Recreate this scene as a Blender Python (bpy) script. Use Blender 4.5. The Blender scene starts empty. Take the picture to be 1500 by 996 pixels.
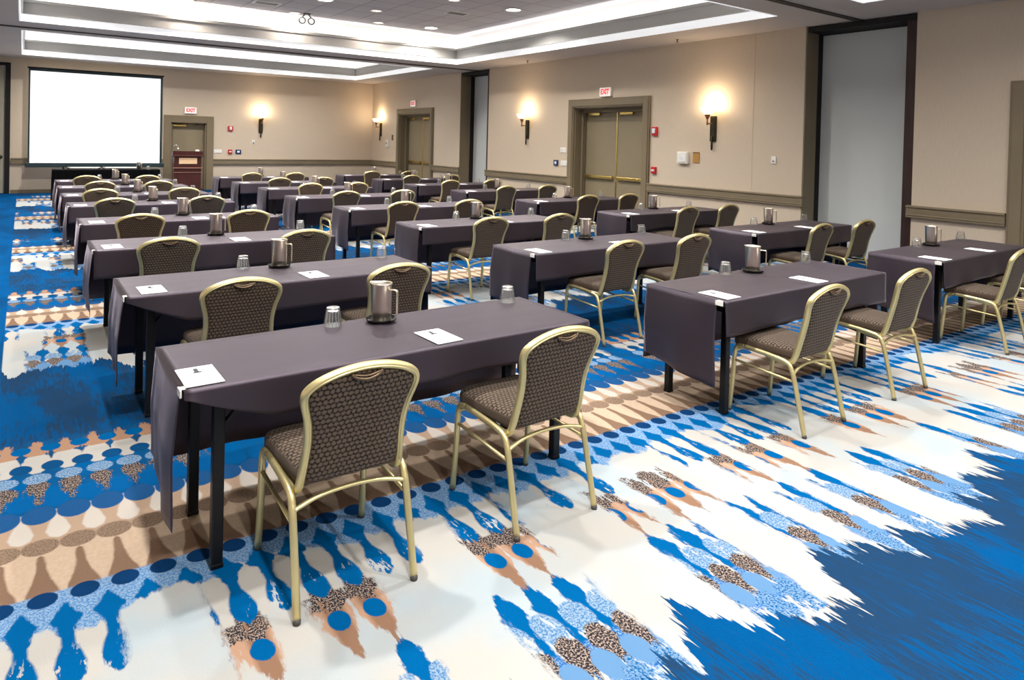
import bpy, bmesh, math, random
from mathutils import Vector, Matrix
random.seed(7)
PI = math.pi
sc = bpy.context.scene
COL = sc.collection

# ------------------------------------------------------------------ helpers
class MB:
    """collects shapes and links them as ONE mesh object"""
    def __init__(s): s.v = []; s.f = []; s.m = []; s.sm = []
    def add(s, vs, fs, mi=0, smooth=False):
        b = len(s.v); s.v += [tuple(v) for v in vs]
        for f in fs: s.f.append(tuple(b + i for i in f)); s.m.append(mi); s.sm.append(smooth)
    def box(s, x0, x1, y0, y1, z0, z1, mi=0):
        vs = [(x, y, z) for z in (z0, z1) for y in (y0, y1) for x in (x0, x1)]
        s.add(vs, [(0, 2, 3, 1), (4, 5, 7, 6), (0, 1, 5, 4), (2, 6, 7, 3), (0, 4, 6, 2), (1, 3, 7, 5)], mi)
    def quad(s, a, b, c, d, mi=0): s.add([a, b, c, d], [(0, 1, 2, 3)], mi)
    def bbox(s, x0, x1, y0, y1, z0, z1, r=.004, mi=0):
        """box with chamfered edges"""
        bm = bmesh.new(); bmesh.ops.create_cube(bm, size=1)
        for v in bm.verts:
            v.co = Vector(((x0 + x1) / 2 + v.co.x * (x1 - x0), (y0 + y1) / 2 + v.co.y * (y1 - y0), (z0 + z1) / 2 + v.co.z * (z1 - z0)))
        bmesh.ops.bevel(bm, geom=list(bm.edges), offset=min(r, .45 * min(x1 - x0, y1 - y0, z1 - z0)), segments=2, affect='EDGES', profile=.5)
        s.bm(bm, mi)
    def bm(s, bm, mi=0, smooth=False):
        bm.verts.ensure_lookup_table(); bm.verts.index_update()
        s.add([v.co for v in bm.verts], [[v.index for v in f.verts] for f in bm.faces], mi, smooth); bm.free()
    def sweep(s, pts, ra, rb=None, seg=10, up=(0, 0, 1), mi=0, closed=False, cap=True, square=0):
        """tube along pts, ra across / rb along the reference direction"""
        rb = rb or ra; P = [Vector(p) for p in pts]; n = len(P); up = Vector(up); rings = []
        prevN = None
        for i in range(n):
            if closed: t = P[(i + 1) % n] - P[i - 1]
            else: t = P[min(i + 1, n - 1)] - P[max(i - 1, 0)]
            t.normalize()
            if prevN is None:
                N = up - t * up.dot(t)
                if N.length < 1e-4: N = Vector((1, 0, 0)) - t * t.x
            else: N = prevN - t * prevN.dot(t)
            N.normalize(); prevN = N; B = t.cross(N)
            ring = []
            a_ = ra[i] if isinstance(ra, (list, tuple)) else ra
            b_ = rb[i] if isinstance(rb, (list, tuple)) else rb
            for k in range(seg):
                th = 2 * PI * (k + .5) / seg; c, d = math.cos(th), math.sin(th)
                if square:
                    q = (abs(c) ** square + abs(d) ** square) ** (-1 / square); c *= q; d *= q
                ring.append(P[i] + B * (a_ * c) + N * (b_ * d))
            rings.append(ring)
        vs = [v for r in rings for v in r]; fs = []
        m = n if closed else n - 1
        for i in range(m):
            j = (i + 1) % n
            for k in range(seg):
                k2 = (k + 1) % seg
                fs.append((i * seg + k, i * seg + k2, j * seg + k2, j * seg + k))
        s.add(vs, fs, mi, True)
        if cap and not closed:
            s.add(rings[0], [tuple(reversed(range(seg)))], mi); s.add(rings[-1], [tuple(range(seg))], mi)
    def lathe(s, prof, seg=24, c=(0, 0, 0), mi=0, smooth=True, facet=0):
        vs = []; fs = []; n = len(prof)
        for r, z in prof:
            for k in range(seg):
                a = 2 * PI * k / seg; vs.append((c[0] + r * math.cos(a), c[1] + r * math.sin(a), c[2] + z))
        for i in range(n - 1):
            for k in range(seg):
                k2 = (k + 1) % seg; fs.append((i * seg + k, i * seg + k2, (i + 1) * seg + k2, (i + 1) * seg + k))
        s.add(vs, fs, mi, smooth)
        if prof[0][0] > 1e-5: s.add(vs[:seg], [tuple(reversed(range(seg)))], mi)
        if prof[-1][0] > 1e-5: s.add(vs[-seg:], [tuple(range(seg))], mi)
    def mesh(s, name):
        me = bpy.data.meshes.new(name); me.from_pydata(s.v, [], s.f)
        me.polygons.foreach_set('material_index', s.m); me.polygons.foreach_set('use_smooth', s.sm)
        me.update(); return me
    def build(s, name, mats, parent=None, loc=(0, 0, 0), rz=0):
        me = s.mesh(name)
        bm = bmesh.new(); bm.from_mesh(me); bmesh.ops.remove_doubles(bm, verts=bm.verts, dist=1e-5)
        bmesh.ops.recalc_face_normals(bm, faces=bm.faces); bm.to_mesh(me); bm.free()
        for m in (mats if isinstance(mats, (list, tuple)) else [mats]): me.materials.append(m)
        o = bpy.data.objects.new(name, me); COL.objects.link(o); o.location = loc; o.rotation_euler = (0, 0, rz)
        if parent: o.parent = parent
        return o
def catmull(pts, n=6, closed=False):
    P = [Vector(p) for p in pts]; out = []; m = len(P)
    for i in range(m if closed else m - 1):
        if closed: a, b, c, d = P[i - 1], P[i], P[(i + 1) % m], P[(i + 2) % m]
        else: a, b, c, d = P[max(i - 1, 0)], P[i], P[i + 1], P[min(i + 2, m - 1)]
        for k in range(n):
            t = k / n
            out.append(.5 * ((2 * b) + (c - a) * t + (2 * a - 5 * b + 4 * c - d) * t * t + (3 * b - a - 3 * c + d) * t ** 3))
    if not closed: out.append(P[-1])
    return out
def tag(o, label=None, cat=None, group=None, kind=None):
    if label: o['label'] = label
    if cat: o['category'] = cat
    if group: o['group'] = group
    if kind: o['kind'] = kind
    return o
def empty(name, loc=(0, 0, 0), rz=0):
    o = bpy.data.objects.new(name, None); COL.objects.link(o); o.location = loc; o.rotation_euler = (0, 0, rz)
    o.empty_display_size = .1; return o
def copy_tree(o, parent=None):
    c = o.copy(); COL.objects.link(c)
    if parent: c.parent = parent
    for ch in list(o.children): copy_tree(ch, c)
    return c
def lin(r, g, b):
    f = lambda c: (c / 255) / 12.92 if c <= 10 else (((c / 255) + .055) / 1.055) ** 2.4
    return (f(r), f(g), f(b), 1)

# ------------------------------------------------------------------ node DSL
class NT:
    def __init__(s, mat): s.t = mat.node_tree; s.n = s.t.nodes; s.l = s.t.links
    def node(s, typ, **kw):
        n = s.n.new(typ)
        for k, v in kw.items(): setattr(n, k, v)
        return n
    def put(s, sock, val):
        if isinstance(val, E_): val = val.s
        if hasattr(val, 'is_output') or isinstance(val, bpy.types.NodeSocket): s.l.new(val, sock)
        else: sock.default_value = val
    def math(s, op, *a, clamp=False):
        n = s.node('ShaderNodeMath', operation=op, use_clamp=clamp)
        for i, x in enumerate(a): s.put(n.inputs[i], x)
        return E_(s, n.outputs[0])
    def mix(s, f, a, b):
        n = s.node('ShaderNodeMix', data_type='RGBA')
        s.put(n.inputs[0], f); s.put(n.inputs[6], a); s.put(n.inputs[7], b); return E_(s, n.outputs[2])
    def vec(s, x, y, z=0.0):
        n = s.node('ShaderNodeCombineXYZ')
        for i, q in enumerate((x, y, z)): s.put(n.inputs[i], q)
        return E_(s, n.outputs[0])
    def noise(s, v, scale=1.0, detail=2.0, rough=.5, dim='3D'):
        n = s.node('ShaderNodeTexNoise', noise_dimensions=dim)
        s.put(n.inputs['Vector'], v); n.inputs['Scale'].default_value = scale
        n.inputs['Detail'].default_value = detail; n.inputs['Roughness'].default_value = rough
        return E_(s, n.outputs[0])
    def white(s, v):
        n = s.node('ShaderNodeTexWhiteNoise', noise_dimensions='3D'); s.put(n.inputs['Vector'], v); return E_(s, n.outputs[0])
    def ramp(s, f, stops):
        n = s.node('ShaderNodeValToRGB'); r = n.color_ramp
        while len(r.elements) < len(stops): r.elements.new(.5)
        for e, (p, c) in zip(r.elements, stops):
            e.position = p; e.color = (c, c, c, 1) if isinstance(c, (int, float)) else c
        s.put(n.inputs[0], f); return E_(s, n.outputs[0])
    def step(s, e, w=.01):          # smooth 0..1 around 0
        return s.math('MULTIPLY_ADD', e, 1 / (2 * w), .5, clamp=True)
class E_:
    def __init__(s, nt, sock): s.nt = nt; s.s = sock
    def __add__(s, o): return s.nt.math('ADD', s, o)
    __radd__ = __add__
    def __sub__(s, o): return s.nt.math('SUBTRACT', s, o)
    def __rsub__(s, o): return s.nt.math('SUBTRACT', o, s)
    def __mul__(s, o): return s.nt.math('MULTIPLY', s, o)
    __rmul__ = __mul__
    def abs(s): return s.nt.math('ABSOLUTE', s)
    def floor(s): return s.nt.math('FLOOR', s)
    def fract(s): return s.nt.math('FRACT', s)
    def max(s, o): return s.nt.math('MAXIMUM', s, o)
    def min(s, o): return s.nt.math('MINIMUM', s, o)

MATS = {}
def pm(name, col, rough=.5, metal=0., spec=.5, sheen=0., bump=None, var=None, coat=0., emit=None, trans=0., ior=1.45):
    """principled material; bump=(scale,strength), var=(scale,amount,stretch) = a procedural mottling of the colour"""
    m = bpy.data.materials.new(name); m.use_nodes = True; nt = NT(m)
    b = m.node_tree.nodes['Principled BSDF']
    c = lin(*col) if len(col) == 3 else col
    b.inputs['Base Color'].default_value = c; b.inputs['Roughness'].default_value = rough
    b.inputs['Metallic'].default_value = metal; b.inputs['Specular IOR Level'].default_value = spec
    b.inputs['Sheen Weight'].default_value = sheen; b.inputs['Coat Weight'].default_value = coat
    b.inputs['Transmission Weight'].default_value = trans; b.inputs['IOR'].default_value = ior
    tc = nt.node('ShaderNodeTexCoord')
    if var:
        mp = nt.node('ShaderNodeMapping'); nt.l.new(tc.outputs['Object'], mp.inputs[0]); mp.inputs['Scale'].default_value = var[2] if len(var) > 2 else (1, 1, 1)
        f = nt.noise(mp.outputs[0], var[0], 3.0)
        d = tuple(x * (1 - var[1]) for x in c[:3]) + (1,); e = tuple(min(1, x * (1 + var[1])) for x in c[:3]) + (1,)
        nt.put(b.inputs['Base Color'], nt.mix(nt.ramp(f, [(.3, 0), (.7, 1)]), d, e))
    if bump:
        h = nt.noise(tc.outputs['Object'], bump[0], 2.0)
        bn = nt.node('ShaderNodeBump'); bn.inputs['Strength'].default_value = bump[1]; bn.inputs['Distance'].default_value = .002
        nt.put(bn.inputs['Height'], h); nt.l.new(bn.outputs[0], b.inputs['Normal'])
    if emit:
        b.inputs['Emission Color'].default_value = lin(*emit[0]); b.inputs['Emission Strength'].default_value = emit[1]
    MATS[name] = m; return m

gold = pm('champagne_gold_metal', (214, 199, 146), .36, .75, var=(6, .06))
blk = pm('black_steel', (14, 14, 16), .4, .3, var=(8, .15))
dark_board = pm('dark_table_board', (30, 28, 30), .6, var=(5, .15))
glide = pm('grey_glide', (70, 68, 66), .6, var=(10, .1))
paper = pm('white_paper', (246, 246, 246), .6, var=(20, .01))
ink = pm('dark_ink', (50, 52, 58), .6, var=(60, .1))
plast_w = pm('white_plastic', (236, 234, 226), .4, var=(10, .02))
steel = pm('brushed_steel', (242, 230, 208), .29, 1.0, var=(30, .05, (1, 1, .03)))
steel_in = pm('steel_inside', (150, 146, 140), .35, 1.0, var=(12, .08))
tray_m = pm('black_tray_plastic', (16, 15, 16), .25, var=(10, .1))
def glass_mat():
    m = bpy.data.materials.new('pressed_clear_glass'); m.use_nodes = True; nt = NT(m); nt.n.clear()
    out = nt.node('ShaderNodeOutputMaterial'); tr = nt.node('ShaderNodeBsdfTransparent'); tr.inputs[0].default_value = (.975, .98, .98, 1)
    gl = nt.node('ShaderNodeBsdfGlossy'); gl.inputs['Roughness'].default_value = .08; df = nt.node('ShaderNodeBsdfTranslucent'); df.inputs[0].default_value = (.9, .92, .92, 1)
    fr = nt.node('ShaderNodeLayerWeight'); fr.inputs[0].default_value = .35
    tc = nt.node('ShaderNodeTexCoord'); sp = nt.node('ShaderNodeSeparateXYZ'); nt.l.new(tc.outputs['Object'], sp.inputs[0])
    a = nt.math('ARCTAN2', E_(nt, sp.outputs[1]), E_(nt, sp.outputs[0])) * 2.5
    fl = nt.step((a.fract() - .5).abs() - .40, .05)
    m1 = nt.node('ShaderNodeMixShader'); nt.put(m1.inputs[0], fl * .22 + .02); nt.l.new(tr.outputs[0], m1.inputs[1]); nt.l.new(df.outputs[0], m1.inputs[2])
    m2 = nt.node('ShaderNodeMixShader'); nt.put(m2.inputs[0], E_(nt, fr.outputs[1]) * .55 + .03); nt.l.new(m1.outputs[0], m2.inputs[1]); nt.l.new(gl.outputs[0], m2.inputs[2])
    up_ = nt.node('ShaderNodeSeparateXYZ'); nt.l.new(tc.outputs['Normal'], up_.inputs[0])
    m3 = nt.node('ShaderNodeMixShader'); g2 = nt.node('ShaderNodeBsdfGlossy'); g2.inputs['Roughness'].default_value = .25
    nt.put(m3.inputs[0], nt.step(E_(nt, up_.outputs[2]) - .75, .1) * .75); nt.l.new(m2.outputs[0], m3.inputs[1]); nt.l.new(g2.outputs[0], m3.inputs[2])
    nt.l.new(m3.outputs[0], out.inputs[0]); return m
glass = glass_mat()
olive = pm('olive_taupe_paint', (124, 111, 88), .5, var=(3, .04))
olive_d = pm('olive_door_paint', (140, 128, 103), .42, var=(2, .04))
brass = pm('brass', (222, 196, 120), .25, 1.0, var=(10, .05))
bronze = pm('dark_bronze', (62, 56, 44), .4, .7, var=(12, .2))
copper = pm('aged_copper', (150, 110, 80), .4, .7, var=(12, .15))
red_p = pm('red_plastic', (196, 40, 44), .35, var=(10, .06))
red_ink = pm('red_letters', (228, 66, 60), .5, emit=((235, 60, 50), .35), var=(10, .05))
exit_face = pm('exit_face', (250, 240, 236), .5, emit=((255, 235, 228), .35), var=(10, .02))
navy_p = pm('navy_plastic', (20, 48, 96), .3, var=(10, .08))
white_face = pm('pale_face', (225, 232, 238), .4, var=(10, .03))
amber_p = pm('amber_plaque', (176, 132, 70), .45, var=(9, .12, (1, 1, 6)))
dark_wood = pm('dark_wood_edge', (54, 34, 30), .45, var=(4, .3, (8, 8, .4)))
mahog = pm('mahogany_wood', (66, 26, 22), .4, var=(5, .25, (6, 6, .6)), coat=.2)
cream_p = pm('cream_plaque', (226, 190, 150), .5, var=(9, .04))
blk_cloth = pm('black_skirt_cloth', (9, 9, 11), .95, spec=.1, bump=(300, .2), var=(12, .2))
grey_panel = pm('grey_partition_vinyl', (212, 216, 214), .7, bump=(220, .08), var=(1.5, .02))
dark_paint = pm('near_black_paint', (18, 14, 13), .7, var=(4, .2))  # near-black paint shared by frames, linings, seals and screen casing
soffit_m = pm('soffit_paint', (196, 188, 182), .8, var=(1.2, .015))
white_m = pm('white_ceiling_paint', (244, 243, 240), .75, var=(1.5, .01))
mould_m = pm('grey_moulding_paint', (206, 205, 200), .7, var=(2, .02))
lip_glow_m = pm('glowing_lip_paint', (246, 246, 244), .6, emit=((250, 252, 255), .55), var=(2, .01))  # emission added to the white tray lip in place of cove light falling on it
track_m = pm('dark_track_metal', (84, 76, 70), .5, .4, var=(3, .1))
screen_m = pm('projection_screen', (250, 250, 250), .8, emit=((252, 253, 255), .55), var=(3, .005))  # glow added to the matte white fabric to show it brightly lit
screen_b = pm('dark_teal_border', (34, 52, 56), .5, var=(5, .1))
lamp_em = pm('lamp_diffuser', (255, 252, 244), .4, emit=((255, 250, 240), 14.0), var=(4, .01))
lamp_warm = pm('warm_lamp_diffuser', (255, 236, 216), .4, emit=((255, 226, 204), 3.0), var=(4, .01))
bowl_em = pm('frosted_lamp_glass', (255, 240, 214), .4, emit=((255, 222, 168), 9.0), var=(4, .02))
vent_m = pm('vent_grey', (140, 130, 124), .5, var=(6, .05))
chrome = pm('chrome', (220, 220, 222), .12, 1.0, var=(10, .03))

def wall_mat():
    m = bpy.data.materials.new('taupe_vinyl_wallcovering'); m.use_nodes = True; nt = NT(m); b = m.node_tree.nodes['Principled BSDF']
    tc = nt.node('ShaderNodeTexCoord'); mp = nt.node('ShaderNodeMapping'); nt.l.new(tc.outputs['Object'], mp.inputs[0]); mp.inputs['Scale'].default_value = (40, 40, 4)
    f = nt.noise(mp.outputs[0], 2.0, 4.0); g = nt.noise(tc.outputs['Object'], .6, 2.0)
    c = nt.mix(nt.ramp(f, [(.3, 0), (.7, 1)]), lin(202, 186, 164), lin(209, 193, 171))
    c = nt.mix(nt.ramp(g, [(.35, 0), (.65, .35)]), c, lin(206, 189, 167))
    nt.put(b.inputs['Base Color'], c); b.inputs['Roughness'].default_value = .75
    bn = nt.node('ShaderNodeBump'); bn.inputs['Strength'].default_value = .1; bn.inputs['Distance'].default_value = .001
    nt.put(bn.inputs['Height'], f); nt.l.new(bn.outputs[0], b.inputs['Normal']); return m
wall_m = wall_mat()

def tile_mat():
    m = bpy.data.materials.new('acoustic_ceiling_tiles'); m.use_nodes = True; nt = NT(m); b = m.node_tree.nodes['Principled BSDF']
    tc = nt.node('ShaderNodeTexCoord'); sp = nt.node('ShaderNodeSeparateXYZ'); nt.l.new(tc.outputs['Object'], sp.inputs[0])
    x = E_(nt, sp.outputs[0]) * (1 / .61); y = E_(nt, sp.outputs[1]) * (1 / .61)
    ex = (x.fract() - .5).abs(); ey = (y.fract() - .5).abs()
    g = nt.step(ex.max(ey) - .481, .006)
    r = nt.white(nt.vec(x.floor(), y.floor()))
    c = nt.mix(r, lin(196, 188, 186), lin(204, 197, 195)); c = nt.mix(g, c, lin(158, 148, 146))
    nt.put(b.inputs['Base Color'], c); b.inputs['Roughness'].default_value = .9
    return m
tile_m = tile_mat()

def fabric_mat(name, ax, ay):
    """woven brown fabric: rows of dark-ringed discs, pattern in the object's own coordinates"""
    m = bpy.data.materials.new(name); m.use_nodes = True; nt = NT(m); b = m.node_tree.nodes['Principled BSDF']
    tc = nt.node('ShaderNodeTexCoord'); sp = nt.node('ShaderNodeSeparateXYZ'); nt.l.new(tc.outputs['Object'], sp.inputs[0])
    S = 1 / .0205
    u = E_(nt, sp.outputs[ax]) * S; v = E_(nt, sp.outputs[ay]) * (S * 1.06)
    row = v.floor(); odd = (row * .5).fract() * 1.0
    fu = (u + odd).fract() - .5; fv = v.fract() - .5
    r = nt.math('SQRT', fu * fu + fv * fv)
    ring = nt.step(.085 - (r - .44).abs(), .03)
    gap = nt.step(r - .50, .02)
    w = nt.noise(tc.outputs['Object'], 700.0, 1.0)
    base = nt.mix(w, lin(92, 78, 65), lin(112, 95, 80))
    brk = nt.ramp(nt.noise(nt.vec(u, v), 2.3, 1.0), [(.42, 1), (.55, .25)])
    nz = nt.node('ShaderNodeSeparateXYZ'); nt.l.new(tc.outputs['Normal'], nz.inputs[0])
    face = nt.step(E_(nt, nz.outputs[2 if ay == 1 else 1]).abs() - .55, .1)
    c = nt.mix(ring * .95 * brk * face, base, lin(22, 16, 13)); c = nt.mix(gap * .95 * face, c, lin(16, 11, 9)); c = nt.mix(face, lin(76, 62, 50), c)
    nt.put(b.inputs['Base Color'], c); b.inputs['Roughness'].default_value = .85; b.inputs['Sheen Weight'].default_value = .06; b.inputs['Specular IOR Level'].default_value = .25
    bn = nt.node('ShaderNodeBump'); bn.inputs['Strength'].default_value = .2; bn.inputs['Distance'].default_value = .001
    nt.put(bn.inputs['Height'], w); nt.l.new(bn.outputs[0], b.inputs['Normal']); return m
fab_seat = fabric_mat('brown_ring_fabric_seat', 0, 1)
fab_back = fabric_mat('brown_ring_fabric_back', 0, 2)

def cloth_mat():
    m = bpy.data.materials.new('charcoal_table_linen'); m.use_nodes = True; nt = NT(m); b = m.node_tree.nodes['Principled BSDF']
    tc = nt.node('ShaderNodeTexCoord'); f = nt.noise(tc.outputs['Object'], 3.0, 3.0)
    c = nt.mix(f, lin(27, 23, 27), lin(32, 28, 33)); nt.put(b.inputs['Base Color'], c)
    b.inputs['Roughness'].default_value = .5; b.inputs['Sheen Weight'].default_value = .26; b.inputs['Sheen Roughness'].default_value = .25
    b.inputs['Sheen Tint'].default_value = lin(215, 202, 216)
    b.inputs['Specular IOR Level'].default_value = 1.0; b.inputs['Specular Tint'].default_value = lin(232, 212, 232)
    w = nt.noise(tc.outputs['Object'], 600.0, 1.0); h = nt.noise(tc.outputs['Object'], 7.0, 2.0)
    bn = nt.node('ShaderNodeBump'); bn.inputs['Strength'].default_value = .25; bn.inputs['Distance'].default_value = .004
    nt.put(bn.inputs['Height'], w * .12 + h); nt.l.new(bn.outputs[0], b.inputs['Normal']); return m
cloth_m = cloth_mat()

# ------------------------------------------------------------------ carpet
def carpet_mat():
    m = bpy.data.materials.new('patterned_blue_ivory_carpet'); m.use_nodes = True; nt = NT(m); b = m.node_tree.nodes['Principled BSDF']
    tc = nt.node('ShaderNodeTexCoord'); sp = nt.node('ShaderNodeSeparateXYZ'); nt.l.new(tc.outputs['Object'], sp.inputs[0])
    X = E_(nt, sp.outputs[0]); Y = E_(nt, sp.outputs[1])
    SP = .131; P = 4.28; V0 = .30
    vraw = Y + X * .03
    per = ((vraw - V0) * (1 / P)).floor()
    v = (vraw - V0) - per * P + V0
    XY = nt.vec(X, Y, 0.0)
    # yarn-level raggedness
    n_f = (nt.noise(nt.vec(X, Y * .22), 75.0, 3.0, .65) - .5) * 1.5
    n_m = nt.noise(nt.vec(X * 1.0, Y * .4, per), 16.0, 3.0, .6) - .5
    u = (X - .0785) * (1 / SP)
    cell_i = (u + .5).floor(); cell_h = u.floor()
    ui = (u - cell_i).abs(); uh = (u - cell_h - .5).abs()
    # which columns carry the full motif in the ivory field
    grp = nt.noise(nt.vec(X * 1.7 + 3.1, vraw * .42, 0.0), 1.6, 1.0)
    LP_ = 3.55                                                       # the motif groups recur every 3.55 m across the breadth
    xs = X + per * 1.37 + .1
    xa = xs - (xs * (1 / LP_)).floor() * LP_
    xq = (xa + n_m * .07 + n_f * .05) * (1 / LP_)
    def runs(iv):
        stops = [(0.0, 0.0)]
        for a, b_ in iv:
            a, b_ = (a + .1) / LP_, (b_ + .1) / LP_
            if a <= .001: stops[0] = (0.0, 1.0)
            else: stops += [(a - .0015, 0.0), (a + .0015, 1.0)]
            if b_ < .998: stops += [(b_ - .0015, 1.0), (b_ + .0015, 0.0)]
        return nt.ramp(xq, stops)
    A1 = runs([(-.1, .30), (.57, 1.36), (1.55, 1.84), (2.05, 2.16), (2.29, 2.42), (2.90, 3.20), (3.31, 3.45)])
    A2 = runs([(.04, .16), (.58, .72), (.86, 1.13), (1.53, 1.82), (2.24, 2.36), (2.49, 2.76), (3.05, 3.18), (3.31, 3.45)])
    A3 = runs([(.17, .43), (1.00, 1.13), (1.41, 1.81), (2.20, 2.49), (2.76, 2.90), (3.05, 3.18), (3.31, 3.45)])
    fray = nt.step(n_f * .5 + n_m * .8 + .11, .02)                  # worn-away patches in the motif
    A1s = A1 * fray.max(nt.step(v - 2.60, .05)); A2s = A2 * fray; A3s = A3 * fray
    spk = nt.noise(nt.vec(X, Y * .8), 150.0, 2.0, .7)                # black / cream tweed
    spk2 = nt.noise(nt.vec(X + 9.0, Y * .9), 120.0, 2.0, .7)
    def prof(un, stops, rag=.10, rag2=.10, w=.035):
        """mask of a column shape: half width (in spacings) as a function of v"""
        a, z = stops[0][0], stops[-1][0]
        t = (v - a) * (1 / (z - a))
        hw = nt.ramp(t, [((s_ - a) / (z - a), h) for s_, h in stops])
        inside = nt.step((v - a).min((v * -1.0) + z), .006)
        return nt.step(hw - un + n_f * rag + n_m * rag2 - .015, w) * inside
    def ell(un, vc, hu, hv, rag=.06, rag2=.06, w=.05):
        d = (v - vc) * (1 / hv); e = un * (1 / hu)
        r = nt.math('SQRT', d * d + e * e)
        return nt.step(1.0 - r + n_f * rag + n_m * rag2, w)
    ivory = lin(226, 222, 214); ivory2 = lin(210, 223, 229); bright = lin(0, 110, 180); mid = lin(20, 90, 148)
    navy = lin(20, 66, 112); slate = lin(44, 72, 104); ltblue = lin(140, 178, 216); cream = lin(238, 205, 170)
    brown = lin(164, 126, 100); tan = lin(208, 172, 138); dkspk = lin(52, 50, 58); beige = lin(222, 190, 158)
    # ivory field with faint pale-blue cloudiness
    c = nt.mix(nt.ramp(nt.noise(XY, 2.2, 2.0), [(.4, 0), (.65, 1)]), ivory, ivory2)
    tweed = nt.mix(nt.step(spk - .53, .03), dkspk, lin(206, 184, 168))
    ltw = nt.mix(nt.step(spk2 - .5, .05), lin(92, 148, 202), lin(176, 202, 226))
    # --- motif below the dark dots
    m1 = prof(uh, [(1.50, .02), (1.62, .26), (1.75, .16), (1.86, .24), (1.97, .36), (2.04, .24), (2.10, .03)], .25, .55) * A3
    c = nt.mix(m1, c, bright)
    m2 = ell(ui, 1.85, .43, .085, .25, .35) * A3s
    c = nt.mix(m2, c, ltw)
    m2 = prof(uh, [(1.52, .34), (1.60, .42), (1.68, .36), (1.74, .1)], .5, .6) * A3s
    c = nt.mix(m2, c, nt.mix(nt.step(spk2 - .52, .04), lin(40, 118, 200), lin(150, 190, 228)))
    m3 = prof(ui, [(1.52, .08), (1.62, .2), (1.70, .40), (1.76, .38), (1.80, .1)], .3, .5) * A3
    c = nt.mix(m3, c, tweed)
    m3 = ell(uh, 1.62, .36, .075, .2, .3) * A3
    c = nt.mix(m3, c, lin(116, 164, 212))
    m4 = prof(ui, [(1.40, .3), (1.48, .42), (1.56, .3), (1.62, .05)], .5, .7) * A3s
    c = nt.mix(m4, c, nt.mix(nt.step(spk2 - .48, .04), bright, ltblue))
    # brown blobs with blue dots
    m5 = prof(uh, [(2.06, .02), (2.12, .12), (2.18, .30), (2.27, .50), (2.36, .52), (2.42, .40), (2.46, .1)], .25, .45) * A2
    c = nt.mix(m5, c, nt.mix(nt.ramp(ui, [(.15, 1), (.3, 0)]), lin(176, 136, 110), lin(222, 178, 148)))
    m6 = prof(uh, [(2.32, .1), (2.37, .50), (2.43, .52), (2.48, .34), (2.52, .1)], .6, .7) * A2s
    c = nt.mix(m6, c, tweed)
    m7 = ell(uh, 2.275, .30, .055, .12, .35) * A2
    c = nt.mix(m7, c, bright)
    # blue pins and stars, white heads between them
    m8 = prof(uh, [(2.42, .05), (2.46, .28), (2.54, .44), (2.62, .33), (2.68, .20), (2.73, .26), (2.775, .50), (2.80, .40), (2.86, .06)], .2, .3) * A1s
    c = nt.mix(m8, c, bright)
    m9 = prof(ui, [(2.44, .18), (2.52, .16), (2.58, .24), (2.63, .36), (2.68, .36), (2.715, .2), (2.725, .0)], .03, .05) * A1s
    c = nt.mix(m9, c, ivory)
    lb = nt.step((v - 2.745 + n_m * .16 + (grp - .5) * .5).min(3.0 - v), .01)
    star = prof(uh, [(2.69, .14), (2.74, .26), (2.78, .42), (2.82, .24), (2.88, .03)], .14, .2)
    ltg = nt.mix(nt.step(spk2 - .49, .05), lin(96, 156, 220), lin(168, 202, 236))
    c = nt.mix(lb, c, nt.mix(star, ltg, bright))
    # --- warm bands above the dots
    warm = nt.step((v - 2.965).min(3.66 - v), .008)
    wc = nt.mix(nt.ramp(nt.noise(XY, 60.0, 2.0), [(.35, 0), (.65, 1)]), lin(234, 205, 176), lin(242, 215, 188))
    pin = prof(ui, [(2.95, .45), (2.99, .40), (3.06, .24), (3.14, .15), (3.20, .13), (3.235, .11), (3.25, 0)], .05, .05)
    wc = nt.mix(pin, wc, nt.mix(spk, lin(148, 117, 95), lin(172, 140, 117)))
    up = nt.step(v - 3.30, .01)
    wc = nt.mix(up, wc, nt.mix(spk, lin(204, 173, 146), lin(216, 187, 162)))
    el = ell(ui, 3.315, .50, .062, .05, .05)
    wc = nt.mix(el, wc, nt.mix(nt.step(spk - .5, .05), lin(150, 124, 104), lin(184, 158, 136)))
    wp = prof(uh, [(3.365, .05), (3.385, .26), (3.43, .36), (3.50, .26), (3.56, .12), (3.62, .05), (3.68, .02)], .04, .04)
    wc = nt.mix(wp, wc, nt.mix(nt.ramp(v, [(.0, 0), (1, 1)]), lin(238, 214, 190), lin(238, 228, 216)))
    c = nt.mix(warm, c, wc)
    dots = ell(ui, 2.93, .36, .047, .03, .05)
    c = nt.mix(dots, c, nt.mix(spk, lin(16, 62, 112), lin(26, 76, 132)))
    # --- blue scallops
    sc1 = ell(ui, 3.60, .50, .085, .04, .05)
    blue = sc1.max(nt.step((v - 3.62).min(4.24 - v), .01))
    bc = nt.mix(nt.ramp(nt.noise(nt.vec(X, Y, per), 5.0, 3.0), [(.42, 0), (.6, 1)]), lin(0, 110, 182), lin(20, 98, 158))
    bc = nt.mix(ell(ui, 3.60, .48, .08), bc, nt.mix(spk, lin(34, 94, 158), lin(50, 108, 168)))
    bc = nt.mix(ell(uh, 3.74, .46, .08, .1, .2), bc, lin(8, 110, 184))
    a2 = nt.step(nt.noise(nt.vec(X * 1.2 + 5.0, per * 3.1, 0.0), 1.7, 1.0) - .43 + n_m * .12, .02)
    bc = nt.mix(prof(ui, [(3.70, .04), (3.78, .16), (3.85, .36), (3.90, .40), (3.94, .2)], .5, .5) * a2, bc, tweed)
    bc = nt.mix(ell(ui, 3.985, .44, .055, .1, .15) * a2, bc, ltw)
    c = nt.mix(blue, c, bc)
    hi = nt.step(v - 4.20 + n_m * .03, .01)
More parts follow.
